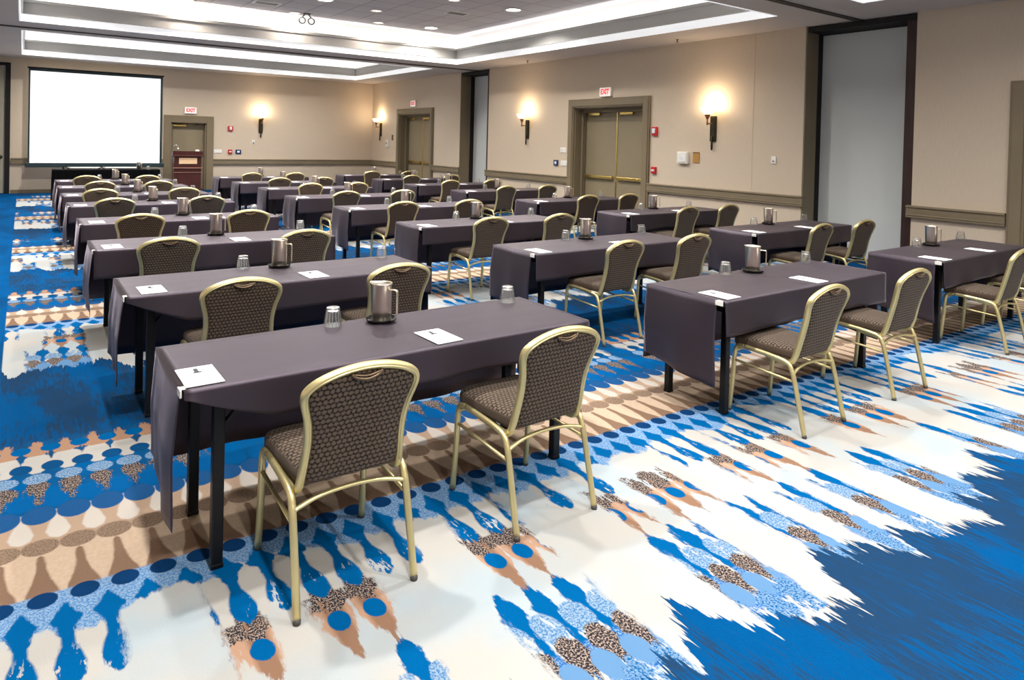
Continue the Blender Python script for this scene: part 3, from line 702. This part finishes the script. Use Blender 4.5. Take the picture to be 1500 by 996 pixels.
# ------------------------------------------------------------------ furniture prototypes
def make_chair():
    r = empty('banquet_chair')
    # seat pad
    def outline(inset, n=10):
        pts = []; hf, hb, yf, yb = .222 - inset, .198 - inset, .275 - inset, -.165 + inset
        rf, rb_ = .075, .03
        def arc(cx, cy, rr, a0, a1):
            for k in range(n + 1):
                a = a0 + (a1 - a0) * k / n; pts.append((cx + rr * math.cos(a), cy + rr * math.sin(a)))
        arc(hf - rf, yf - rf, rf, 0, PI / 2); arc(-hf + rf, yf - rf, rf, PI / 2, PI); arc(-hb + rb_, yb + rb_, rb_, PI, 1.5 * PI); arc(hb - rb_, yb + rb_, rb_, 1.5 * PI, 2 * PI)
        return pts
    lev = [(.02, .428), (.002, .434), (0, .445), (0, .47), (.004, .482), (.014, .491), (.035, .497), (.07, .501), (.11, .503)]
    m = MB(); rings = [[(x, y, z + (.012 * (y - .05) if z > .46 else 0)) for x, y in outline(i_)] for i_, z in lev]; n = len(rings[0])
    vs = [v for q in rings for v in q]; fs = []
    for i in range(len(rings) - 1):
        for k in range(n): fs.append((i * n + k, i * n + (k + 1) % n, (i + 1) * n + (k + 1) % n, (i + 1) * n + k))
    fs.append(tuple(reversed(range(n)))); fs.append(tuple((len(rings) - 1) * n + k for k in range(n)))
    m.add(vs, fs, 0, True); m.build('seat', fab_seat, r)
    # back frame: hour-glass loop with an arched top
    half = [(.196, .03, .418), (.197, -.06, .406), (.197, -.115, .404), (.196, -.148, .424), (.193, -.166, .47), (.186, -.186, .55), (.184, -.203, .62), (.192, -.222, .69), (.209, -.241, .752), (.215, -.252, .787), (.205, -.260, .815), (.163, -.269, .843), (.09, -.276, .866), (0, -.279, .875)]
    full = half + [(-x, y, z) for x, y, z in reversed(half[:-1])]
    m = MB(); m.sweep(catmull(full, 5), .0165, .0145, 10, up=(1, 0, 0), square=2.6); bf = m.build('back_frame', gold, r)
    m = MB(); g = catmull(full, 5); cen = Vector((0, -.22, .68))
    # raised bead along the rear face of the tube
    m.sweep([Vector((p.x * .985, p.y - .0145, p.z - (.003 if p.z > .77 else 0))) for p in g if p.z > .44], .006, .004, 6, up=(1, 0, 0)); m.build('bead', gold, bf)
    # back pad
    prof = [(.0, .865, -.279), (.07, .858, -.277), (.13, .844, -.272), (.173, .825, -.265), (.198, .804, -.258), (.204, .779, -.250), (.198, .742, -.239), (.183, .684, -.221), (.175, .62, -.203), (.177, .55, -.186), (.182, .485, -.170), (.172, .450, -.160), (.14, .437, -.157), (.08, .432, -.155), (0, .431, -.155)]
    right = [Vector((x, y, z)) for x, z, y in prof]; pts = catmull(right, 3)
    loop = pts + [Vector((-p.x, p.y, p.z)) for p in reversed(pts[1:-1])]
    N = Vector((0, .97, .24)); c0 = Vector((0, -.222, .68))
    m = MB(); n = len(loop); rings = []
    def yat(z):
        for i in range(len(right) - 1):
            a, b_ = right[i], right[i + 1]
            if b_.z <= z <= a.z: return a.y + (b_.y - a.y) * (a.z - z) / max(1e-6, a.z - b_.z)
        return right[0].y if z > .8 else right[-1].y
    for sc_, off in ((.25, -.021), (.6, -.0205), (.86, -.018), (.95, -.014), (.985, -.008), (1.0, 0), (.985, .010), (.94, .019), (.84, .025), (.6, .030), (.25, .032)):
        q = []
        for p in loop:
            x = p.x * sc_; z = .655 + (p.z - .655) * sc_; q.append((x, yat(z) + off, z))
        rings.append(q)
    vs = [v for q in rings for v in q]; fs = []
    for i in range(len(rings) - 1):
        for k in range(n): fs.append((i * n + k, i * n + (k + 1) % n, (i + 1) * n + (k + 1) % n, (i + 1) * n + k))
    fs.append(tuple(reversed(range(n)))); fs.append(tuple((len(rings) - 1) * n + k for k in range(n)))
    m.add(vs, fs, 0, True); bk = m.build('backrest', fab_back, r)
    m = MB(); m.sweep(catmull([(-.058, -.295, .856), (-.04, -.296, .842), (0, -.297, .833), (.04, -.296, .842), (.058, -.295, .856)], 5), .0055, seg=8); m.sweep(catmull([(-.05, -.293, .854), (0, -.294, .845), (.05, -.293, .854)], 4), .008, .003, 6); h = m.build('hand_grip', pm('worn_bronze_grip', (120, 100, 78), .4, .6, var=(10, .1)), bk)
    # legs: inverted U each side
    for sx in (-1, 1):
        x = sx * .222
        fl = catmull([(sx * .226, .262, .012), (x, .246, .2), (x, .236, .36), (x, .228, .405), (x, .208, .43), (x, .165, .436)], 5)
        m = MB(); m.sweep(fl, .0135, .0135, 8, up=(1, 0, 0), square=3.2); m.lathe([(.014, 0), (.015, .012), (.012, .02)], 10, (sx * .226, .2625, 0), 1); m.build('leg', [gold, glide], r)
        rl = catmull([(x, .165, .436), (x, .0, .428), (x, -.10, .418), (x, -.140, .404), (x, -.158, .375), (sx * .223, -.175, .33), (sx * .225, -.215, .17), (sx * .227, -.252, .012)], 5)
        m = MB(); m.sweep(rl, .0135, .0135, 8, up=(1, 0, 0), square=3.2); m.lathe([(.014, 0), (.015, .012), (.012, .02)], 10, (sx * .227, -.2535, 0), 1); m.build('leg', [gold, glide], r)
        m = MB(); m.sweep([(x, .238, .335), (x, .03, .322), (x, -.183, .31)], .007, .009, 8, up=(1, 0, 0)); m.build('side_stretcher', gold, r)
        m = MB(); m.box(x - .012 if sx > 0 else x - .02, x + .02 if sx > 0 else x + .012, -.08, -.03, .405, .43); 
    m = MB(); m.sweep(catmull([(-.222, -.168, .355), (-.12, -.15, .376), (0, -.145, .382), (.12, -.15, .376), (.222, -.168, .355)], 5), .011, .008, 8, square=3); m.build('rear_crossbar', gold, r)
    m = MB(); m.sweep(catmull([(-.222, .222, .40), (0, .215, .412), (.222, .222, .40)], 5), .008, .01, 8); m.build('front_crossbar', gold, r)
    return r
L_T, W_T, TZ = 2.0, .63, .745
def make_table():
    """origin at the floor under the far-left corner; +X along the table, -Y towards its chairs"""
    r = empty('folding_table')
    m = MB(); m.bbox(.006, L_T - .006, -W_T + .006, -.006, .712, TZ - .005, .006); m.build('tabletop', dark_board, r)
    m = MB(); m.box(.10, L_T - .10, -W_T + .07, -W_T + .09, .655, .712); m.box(.10, L_T - .10, -.09, -.07, .655, .712); m.box(.10, .12, -W_T + .09, -.09, .655, .712); m.box(L_T - .12, L_T - .10, -W_T + .09, -.09, .655, .712); m.build('apron', blk, r)
    for x in (.14, L_T - .14):
        for y in (-.085, -W_T + .09):
            m = MB(); m.bbox(x - .022, x + .022, y - .022, y + .022, .012, .712, .005); m.bbox(x - .024, x + .024, y - .024, y + .024, 0, .02, .004); m.build('leg', blk, r)
        s = 1 if x < 1 else -1
        m = MB(); m.sweep([(x + s * .02, -W_T + .1, .56), (x + s * .16, -W_T + .1, .70)], .008, seg=6); m.sweep([(x + s * .02, -.095, .56), (x + s * .16, -.095, .70)], .008, seg=6); m.build('folding_stay', blk, r)
    return r
def cloth_mesh(seed, drop=.2, taper=False, corner=0.0):
    rnd = random.Random(seed); ph = [rnd.uniform(0, 6.28) for _ in range(8)]
    m = MB(); NX = 60; z1 = TZ + .003; e = .006
    def prof(x):
        """cross-section far hem -> top -> near hem"""
        t = x / L_T; w = lambda k, f: math.sin(f * x + ph[k])
        dn = drop * (1 + .10 * t + .06 * w(0, 3.0))
        if taper: dn = max(.03, dn * min(1, .16 + 1.0 * (max(x, 0) / .42) ** .8))
        df = .515 + .006 * w(1, 4)
        P = []
        for k in range(9): s = 1 - k / 8; P.append((e + .012 * s + .011 * s * w(2, 9) + .006 * s * w(3, 19), z1 - .012 - (df - .012) * s))
        P += [(e * .75, z1 - .004), (-.004, z1)]
        for k in range(1, 12):
            y = -W_T * k / 12; P.append((y, z1 + .0012 * math.sin(7 * x + 9 * y + ph[4]) + (.002 if k in (6,) else 0)))
        P += [(-W_T + .004, z1), (-W_T - e * .75, z1 - .004)]
        for k in range(9): s = k / 8; P.append((-W_T - e - (.010 + .008 * w(5, 6) + .004 * w(6, 15)) * s, z1 - .012 - (dn - .012) * s))
        return P
    rows = []
    for i in range(NX + 1):
        x = -.004 + (L_T + .008) * i / NX; crease = .0035 * math.exp(-((x - L_T / 2) / .01) ** 2)
        rows.append([(x, y, z + (crease if z > z1 - .003 else 0)) for y, z in prof(x)])
    n = len(rows[0])
    m.add([v for q in rows for v in q], [(i * n + k, i * n + k + 1, (i + 1) * n + k + 1, (i + 1) * n + k) for i in range(NX) for k in range(n - 1)], 0, True)
    # end drops
    for sx, x0 in ((-1, -.004), (1, L_T + .004)):
        NY, NZ = 26, 14; q = []
        for i in range(NY + 1):
            y = e - (W_T - .055 + e) * i / NY; col = []
            ln = .47 + .06 * i / NY + .008 * math.sin(6 * y + ph[7])
            for k in range(NZ + 1):
                s = k / NZ; bulge = .006 + (.012 * math.sin(9 * y + ph[1] + 1.2 * s) + .006 * math.sin(21 * y + ph[2])) * s + (.010 * s)
                fold = .018 * max(0, 1 - abs(y + W_T / 2) / .26) * (.35 + .65 * s) + .012 * max(0, 1 - abs(s - .52) / .4)
                if k == 0: col.append((x0, y, z1))
                else: col.append((x0 + sx * (bulge * min(1, s * 6) + fold) * (1 if sx < 0 else .25), y - (.012 * s * s if i == NY else 0), z1 - .004 - ln * s))
            q.append(col)
        nn = NZ + 1
        m.add([v for c in q for v in c], [(i * nn + k, i * nn + k + 1, (i + 1) * nn + k + 1, (i + 1) * nn + k) for i in range(NY) for k in range(NZ)], 0, True)
    me = m.mesh('tablecloth'); me.materials.append(cloth_m); return me
cloths = {'taper': cloth_mesh(1, .145, True), 'taper2': cloth_mesh(2, .165, True), 'a': cloth_mesh(3, .20), 'b': cloth_mesh(4, .215), 'c': cloth_mesh(5, .19)}
def make_cloth(kind):
    o = bpy.data.objects.new('tablecloth', cloths[kind]); COL.objects.link(o)
    s = o.modifiers.new('thickness', 'SOLIDIFY'); s.thickness = .0015; s.offset = 1
    return o
def make_pitcher():
    r = empty('water_pitcher')
    m = MB(); R = .052; H = .192; prof = [(R - .004, 0), (R, .004), (R, H - .012), (R + .003, H - .004), (R + .003, H), (R - .001, H), (R - .003, H - .01)]
    seg = 32; vs = []
    for rr, z in prof:
        for k in range(seg):
            a = 2 * PI * k / seg; d = max(0, math.cos(a - PI)) ** 10 * max(0, (z - .15) / (H - .15)) if z > .15 else 0
            vs.append(((rr + .014 * d) * math.cos(a), (rr + .014 * d) * math.sin(a), z + .003 * d))
    fs = [(i * seg + k, i * seg + (k + 1) % seg, (i + 1) * seg + (k + 1) % seg, (i + 1) * seg + k) for i in range(len(prof) - 1) for k in range(seg)]
    fs.append(tuple(reversed(range(seg)))); m.add(vs, fs, 0, True); m.build('body', steel, r)
    m = MB(); m.lathe([(R - .0035, H - .01), (R - .004, .03), (0, .028)], 28); m.build('inside', steel_in, r)
    m = MB(); m.sweep(catmull([(R - .004, 0, H - .032), (R + .02, 0, H - .031), (R + .036, 0, H - .033), (R + .041, 0, H - .045), (R + .041, 0, .09), (R + .041, 0, .035)], 4), .009, .004, 8, up=(1, 0, 0.1), square=3); m.build('handle', steel, r)
    return r
def make_tray():
    m = MB(); prof = [(.070, 0), (.074, .003), (.083, .016), (.080, .0165), (.070, .006), (0, .006)]
    seg = 10; vs = []; fs = []
    m.lathe(prof, seg, smooth=False); o = m.build('serving_tray', tray_m); return o
def make_tumbler():
    """upturned: rim down, thick base up"""
    m = MB(); m.lathe([(.0455, 0), (.0455, .002), (.0445, .02), (.040, .05), (.036, .075), (.034, .088), (.030, .093), (0, .093)], 20)
    m.lathe([(.0435, 0), (.0422, .02), (.0375, .05), (.033, .072), (.025, .077), (0, .0775)], 20)
    m.v[:] = m.v
    o = m.build('glass_tumbler', glass); return o
def make_pad():
    r = empty('note_pad'); m = MB(); m.bbox(0, .14, -.225, 0, 0, .004, .001); m.build('sheets', paper, r)
    m = MB(); m.bbox(.061, .077, -.072, -.028, .0038, .0056, .0006); m.bbox(.055, .085, -.082, -.068, .0038, .0052, .0005); m.build('printed_mark', ink, r); return r
def make_clip():
    m = MB(); m.bbox(-.010, -.003, -.055, 0, -.022, .0066, .002); m.bbox(-.010, .012, -.045, -.01, .0056, .0082, .001); return m.build('cloth_clip', plast_w)

P_chair, P_table = make_chair(), make_table()
P_pitch, P_tray, P_glass, P_pad, P_clip = make_pitcher(), make_tray(), make_tumbler(), make_pad(), make_clip()
used = set()
def inst(p, loc, rz, label, cat, group):
    o = p if p.name not in used else copy_tree(p)
    used.add(p.name); o.location = loc; o.rotation_euler = (0, 0, rz); tag(o, label, cat, group); return o

ORD = ['front', 'second', 'third', 'fourth', 'fifth', 'sixth', 'seventh', 'last']
BLOCK = {'A': 'left', 'B': 'middle', 'C': 'right'}
TAB = {
 'A': [(.50, 3.34), (.50, 5.07), (.48, 6.94), (.50, 8.78), (.49, 10.79), (.49, 12.45), (.50, 14.2), (.53, 15.95)],
 'B': [(3.53, 3.23), (3.57, 5.17), (3.54, 7.12), (3.56, 9.12), (3.49, 11.04), (3.60, 12.98), (3.55, 14.72), (3.59, 16.58)],
 'C': [(6.53, 3.22), (6.63, 5.12), (6.72, 7.13), (6.77, 9.17), (6.83, 11.40), (6.77, 13.25), (6.88, 15.15), (6.70, 17.05)]}
CHX = {
 'A': [(.53, 1.46), (.54, 1.54), (.47, 1.58), (.48, 1.55), (.46, 1.55), (.45, 1.55), (.57, 1.46), (.47, 1.48)],
 'B': [(.46, 1.60), (.66, 1.58), (.62, 1.62), (.56, 1.58), (.62, 1.58), (.62, 1.50), (.66, 1.55), (.58, 1.54)],
 'C': [(.52, 1.45), (.60, 1.54), (.66, 1.60), (.66, 1.60), (.58, 1.62), (.52, 1.58), (.50, 1.60), (.56, 1.62)]}
rnd = random.Random(3)
for blk_ in 'ABC':
    for i, (x, y) in enumerate(TAB[blk_]):
        first = (i == 0)
        where = '%s row, %s block' % (ORD[i], BLOCK[blk_])
        inst(P_table, (x, y, 0), 0, 'black folding table under charcoal cloth, %s' % where, 'table', 'classroom tables')
        kind = {('A', 0): 'taper', ('A', 1): 'taper2'}.get((blk_, i), 'abc'[(i + ord(blk_)) % 3])
        c = make_cloth(kind); c.location = (x, y, 0)
        tag(c, 'charcoal tablecloth draped on the table, %s' % where, 'tablecloth', 'charcoal tablecloths')
        for k, side in enumerate(('left', 'right')):
            jy = 0 if i < 2 else rnd.uniform(-.035, -.005)
            ya = {('A', 0, 0): -.78, ('A', 0, 1): -.79}.get((blk_, i, k), -.775)
            inst(P_chair, (x + min(1.575, CHX[blk_][i][k]), y + ya + jy, 0), rnd.uniform(-.03, .03), 'gold framed brown chair at the %s place, %s' % (side, where), 'chair', 'gold banquet chairs')
            px = (.015 if (blk_, i) == ('A', 0) else .06) if k == 0 else 1.075
            o = inst(P_pad, (x + px + rnd.uniform(-.01, .02), y - .385 + rnd.uniform(-.01, .01), TZ + .0065), rnd.uniform(-.05, .04), 'white note pad at the %s place, %s' % (side, where), 'notepad', 'white note pads')
            if (blk_, i) == ('A', 0) and k == 0: o.location = (x + .006, y - .385, TZ + .0065); o.rotation_euler = (0, 0, 0)
            gx = (.77 + rnd.uniform(-.03, .05)) if k == 0 else (1.86 + rnd.uniform(-.04, .04))
            inst(P_glass, (x + gx, y - .055 - rnd.uniform(0, .03), TZ + .0065), rnd.uniform(0, 1), 'upturned glass tumbler %s of the pitcher, %s' % (side, where), 'glass', 'upturned tumblers')
        pxx, pyy = x + 1.02 + rnd.uniform(-.02, .03), y - .105
        inst(P_tray, (pxx, pyy, TZ + .0080), 0, 'round black tray under the pitcher, %s' % where, 'tray', 'black pitcher trays')
        inst(P_pitch, (pxx, pyy, TZ + .0143), math.radians(-50) + rnd.uniform(-.15, .15), 'steel water pitcher on the table, %s' % where, 'pitcher', 'steel water pitchers')
        if i < 5: inst(P_clip, (x - .006, y - W_T + .06, TZ - .002), 0, 'white clip on the left corner of cloth, %s' % where, 'clip', 'tablecloth clips')

# ------------------------------------------------------------------ front of the room
r = empty('projection_screen', (1.72, 22.1, 0))
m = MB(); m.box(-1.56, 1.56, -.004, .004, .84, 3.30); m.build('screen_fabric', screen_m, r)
m = MB()
m.bbox(-1.60, -1.56, -.012, .012, .8, 3.34, .003); m.bbox(1.56, 1.62, -.012, .012, .8, 3.34, .003); m.bbox(-1.60, 1.62, -.012, .012, 3.30, 3.36, .003); m.build('border', screen_b, r)
m = MB(); m.bbox(-1.66, 1.68, -.03, .03, .72, .84, .012); m.build('bottom_bar', screen_b, r)
m = MB(); m.bbox(-1.63, 1.65, -.03, .03, 3.36, 3.40, .012); m.build('roller_case', dark_paint, r)
for sx in (-1, 1):
    m = MB(); m.bbox(sx * .8 - .02, sx * .8 + .02, .02, .06, .0, 3.4, .004); m.bbox(sx * .8 - .03, sx * .8 + .03, -.25, .3, 0, .04, .008); m.build('support_leg', dark_paint, r)
tag(r, 'large blank white projection screen with dark border before the back wall', 'projection screen')
# skirted head table
r = empty('head_table', (.62, 20.5, 0)); LH = 2.35
m = MB(); m.bbox(0, LH, -.62, 0, .715, .75, .006); m.build('tabletop', blk_cloth, r)
m = MB(); vs = []; fs = []; n = 0
per = [(t, 0) for t in [LH * k / 60 for k in range(61)]]
loop = [(LH * k / 60, -.63) for k in range(61)] + [(LH + .01, -.63 + .63 * k / 16) for k in range(1, 17)] + [(LH - LH * k / 60, .01) for k in range(1, 61)] + [(-.01, -.63 * k / 16) for k in range(1, 16)]
n = len(loop)
for z, amp in ((.75, 0), (.6, .008), (.3, .014), (.005, .018)):
    for k, (a, b_) in enumerate(loop):
        w = amp * (1 + math.sin(k * 1.7)) * .5; dx = 0; dy = 0
        if b_ == -.63: dy = -w
        elif b_ == .01: dy = w
        elif a > 1: dx = w
        else: dx = -w
        vs.append((a + dx, b_ + dy, z))
for i in range(3):
    for k in range(n): fs.append((i * n + k, i * n + (k + 1) % n, (i + 1) * n + (k + 1) % n, (i + 1) * n + k))
m.add(vs, fs, 0, True); m.build('table_skirt', blk_cloth, r)
tag(r, 'head table with black floor-length skirt below the projection screen', 'table')
for i, (xa, xb, lb) in enumerate(((.95, 1.62, 'left white rod with end caps on the black skirted head table'), (1.72, 2.5, 'right white rod with end caps on the black skirted head table'))):
    r = empty('white_rod', ((xa + xb) / 2, 20.3, .781)); h = (xb - xa) / 2
    m = MB(); m.sweep([(-h, 0, 0), (h, 0, 0)], .025, seg=12); m.build('tube', plast_w, r)
    for s in (-1, 1):
        m = MB(); m.sweep([(s * h - .015, 0, 0), (s * h + .02, 0, 0)], .031, seg=12); m.build('end_cap', chrome, r)
    tag(r, lb, 'rod', 'white rods')
o = copy_tree(P_pitch); o.location = (2.5, 20.08, .7515); o.rotation_euler = (0, 0, -1); tag(o, 'steel water pitcher on the black skirted head table', 'pitcher', 'steel water pitchers')
o = copy_tree(P_glass); o.location = (2.72, 20.05, .7515); tag(o, 'upturned glass tumbler on the black skirted head table', 'glass', 'upturned tumblers')
# lectern
r = empty('lectern', (3.9, 21.45, 0))
m = MB(); m.bbox(-.36, .36, -.2, .2, .06, 1.06, .01); m.bbox(-.40, .40, -.24, .24, 0, .06, .01); m.build('cabinet', mahog, r)
m = MB(); m.bbox(-.42, .42, -.25, .25, 1.06, 1.10, .01); m.add([(-.4, -.2, 1.10), (.4, -.2, 1.10), (.4, .24, 1.10), (-.4, .24, 1.10), (-.4, -.2, 1.22), (.4, -.2, 1.22)], [(0, 1, 5, 4), (4, 5, 2, 3), (0, 4, 3), (1, 2, 5), (0, 3, 2, 1)]); m.build('desk_top', mahog, r)
m = MB(); m.bbox(-.24, .24, -.215, -.198, .85, 1.02, .004); m.build('plaque', cream_p, r)
m = MB(); m.bbox(-.39, .39, -.225, -.195, .72, .745, .006); m.bbox(-.38, .38, -.215, -.195, .60, .612, .004); m.build('moulding', pm('light_edge_wood', (150, 110, 92), .4, var=(6, .1)), r)
m = MB(); m.sweep(catmull([(-.34, .05, 1.15), (-.35, .03, 1.28), (-.32, -.04, 1.38), (-.26, -.1, 1.36), (-.25, -.11, 1.28)], 5), .011, seg=8); m.sweep([(-.25, -.11, 1.3), (-.25, -.115, 1.24)], .02, seg=8); m.build('microphone', chrome, r)
m = MB(); m.lathe([(.05, 1.18), (.06, 1.2), (.05, 1.25), (0, 1.26)], 14, (.3, .08, 0)); m.build('reading_lamp', plast_w, r)
tag(r, 'dark mahogany lectern with cream front plaque before the single door', 'lectern')

# ------------------------------------------------------------------ world, camera, colour
w = bpy.data.worlds.new('world'); sc.world = w; w.use_nodes = True
w.node_tree.nodes['Background'].inputs[0].default_value = (.5, .5, .52, 1); w.node_tree.nodes['Background'].inputs[1].default_value = .05
f_px, cx, cy, yaw, pitch, roll, H = 996.32, 739.88, 223.12, .6175, .0148, .0244, 1.6968
fwd = Vector((math.sin(yaw) * math.cos(pitch), math.cos(yaw) * math.cos(pitch), -math.sin(pitch)))
right = Vector((math.cos(yaw), -math.sin(yaw), 0)); up = right.cross(fwd)
Rv = right * math.cos(roll) + up * math.sin(roll); Uv = up * math.cos(roll) - right * math.sin(roll)
cam = bpy.data.cameras.new('camera'); co = bpy.data.objects.new('camera', cam); COL.objects.link(co); sc.camera = co
M = Matrix((( Rv.x, Uv.x, -fwd.x, 0), (Rv.y, Uv.y, -fwd.y, 0), (Rv.z, Uv.z, -fwd.z, H), (0, 0, 0, 1)))
co.matrix_world = M
cam.sensor_fit = 'HORIZONTAL'; cam.sensor_width = 36; cam.lens = 36 * f_px / 1500
cam.shift_x = (750 - cx) / 1500; cam.shift_y = (cy - 498) / 1500; cam.clip_start = .02; cam.clip_end = 100
vs_ = sc.view_settings; vs_.view_transform = 'Standard'; vs_.look = 'None'; vs_.exposure = .12; vs_.gamma = 1; vs_.use_curve_mapping = False
sc.display_settings.display_device = 'sRGB'
cy_ = sc.cycles; cy_.max_bounces = 8; cy_.diffuse_bounces = 4; cy_.glossy_bounces = 3; cy_.transmission_bounces = 8; cy_.transparent_max_bounces = 8
cy_.caustics_reflective = False; cy_.caustics_refractive = False; cy_.sample_clamp_indirect = 4; cy_.use_denoising = True
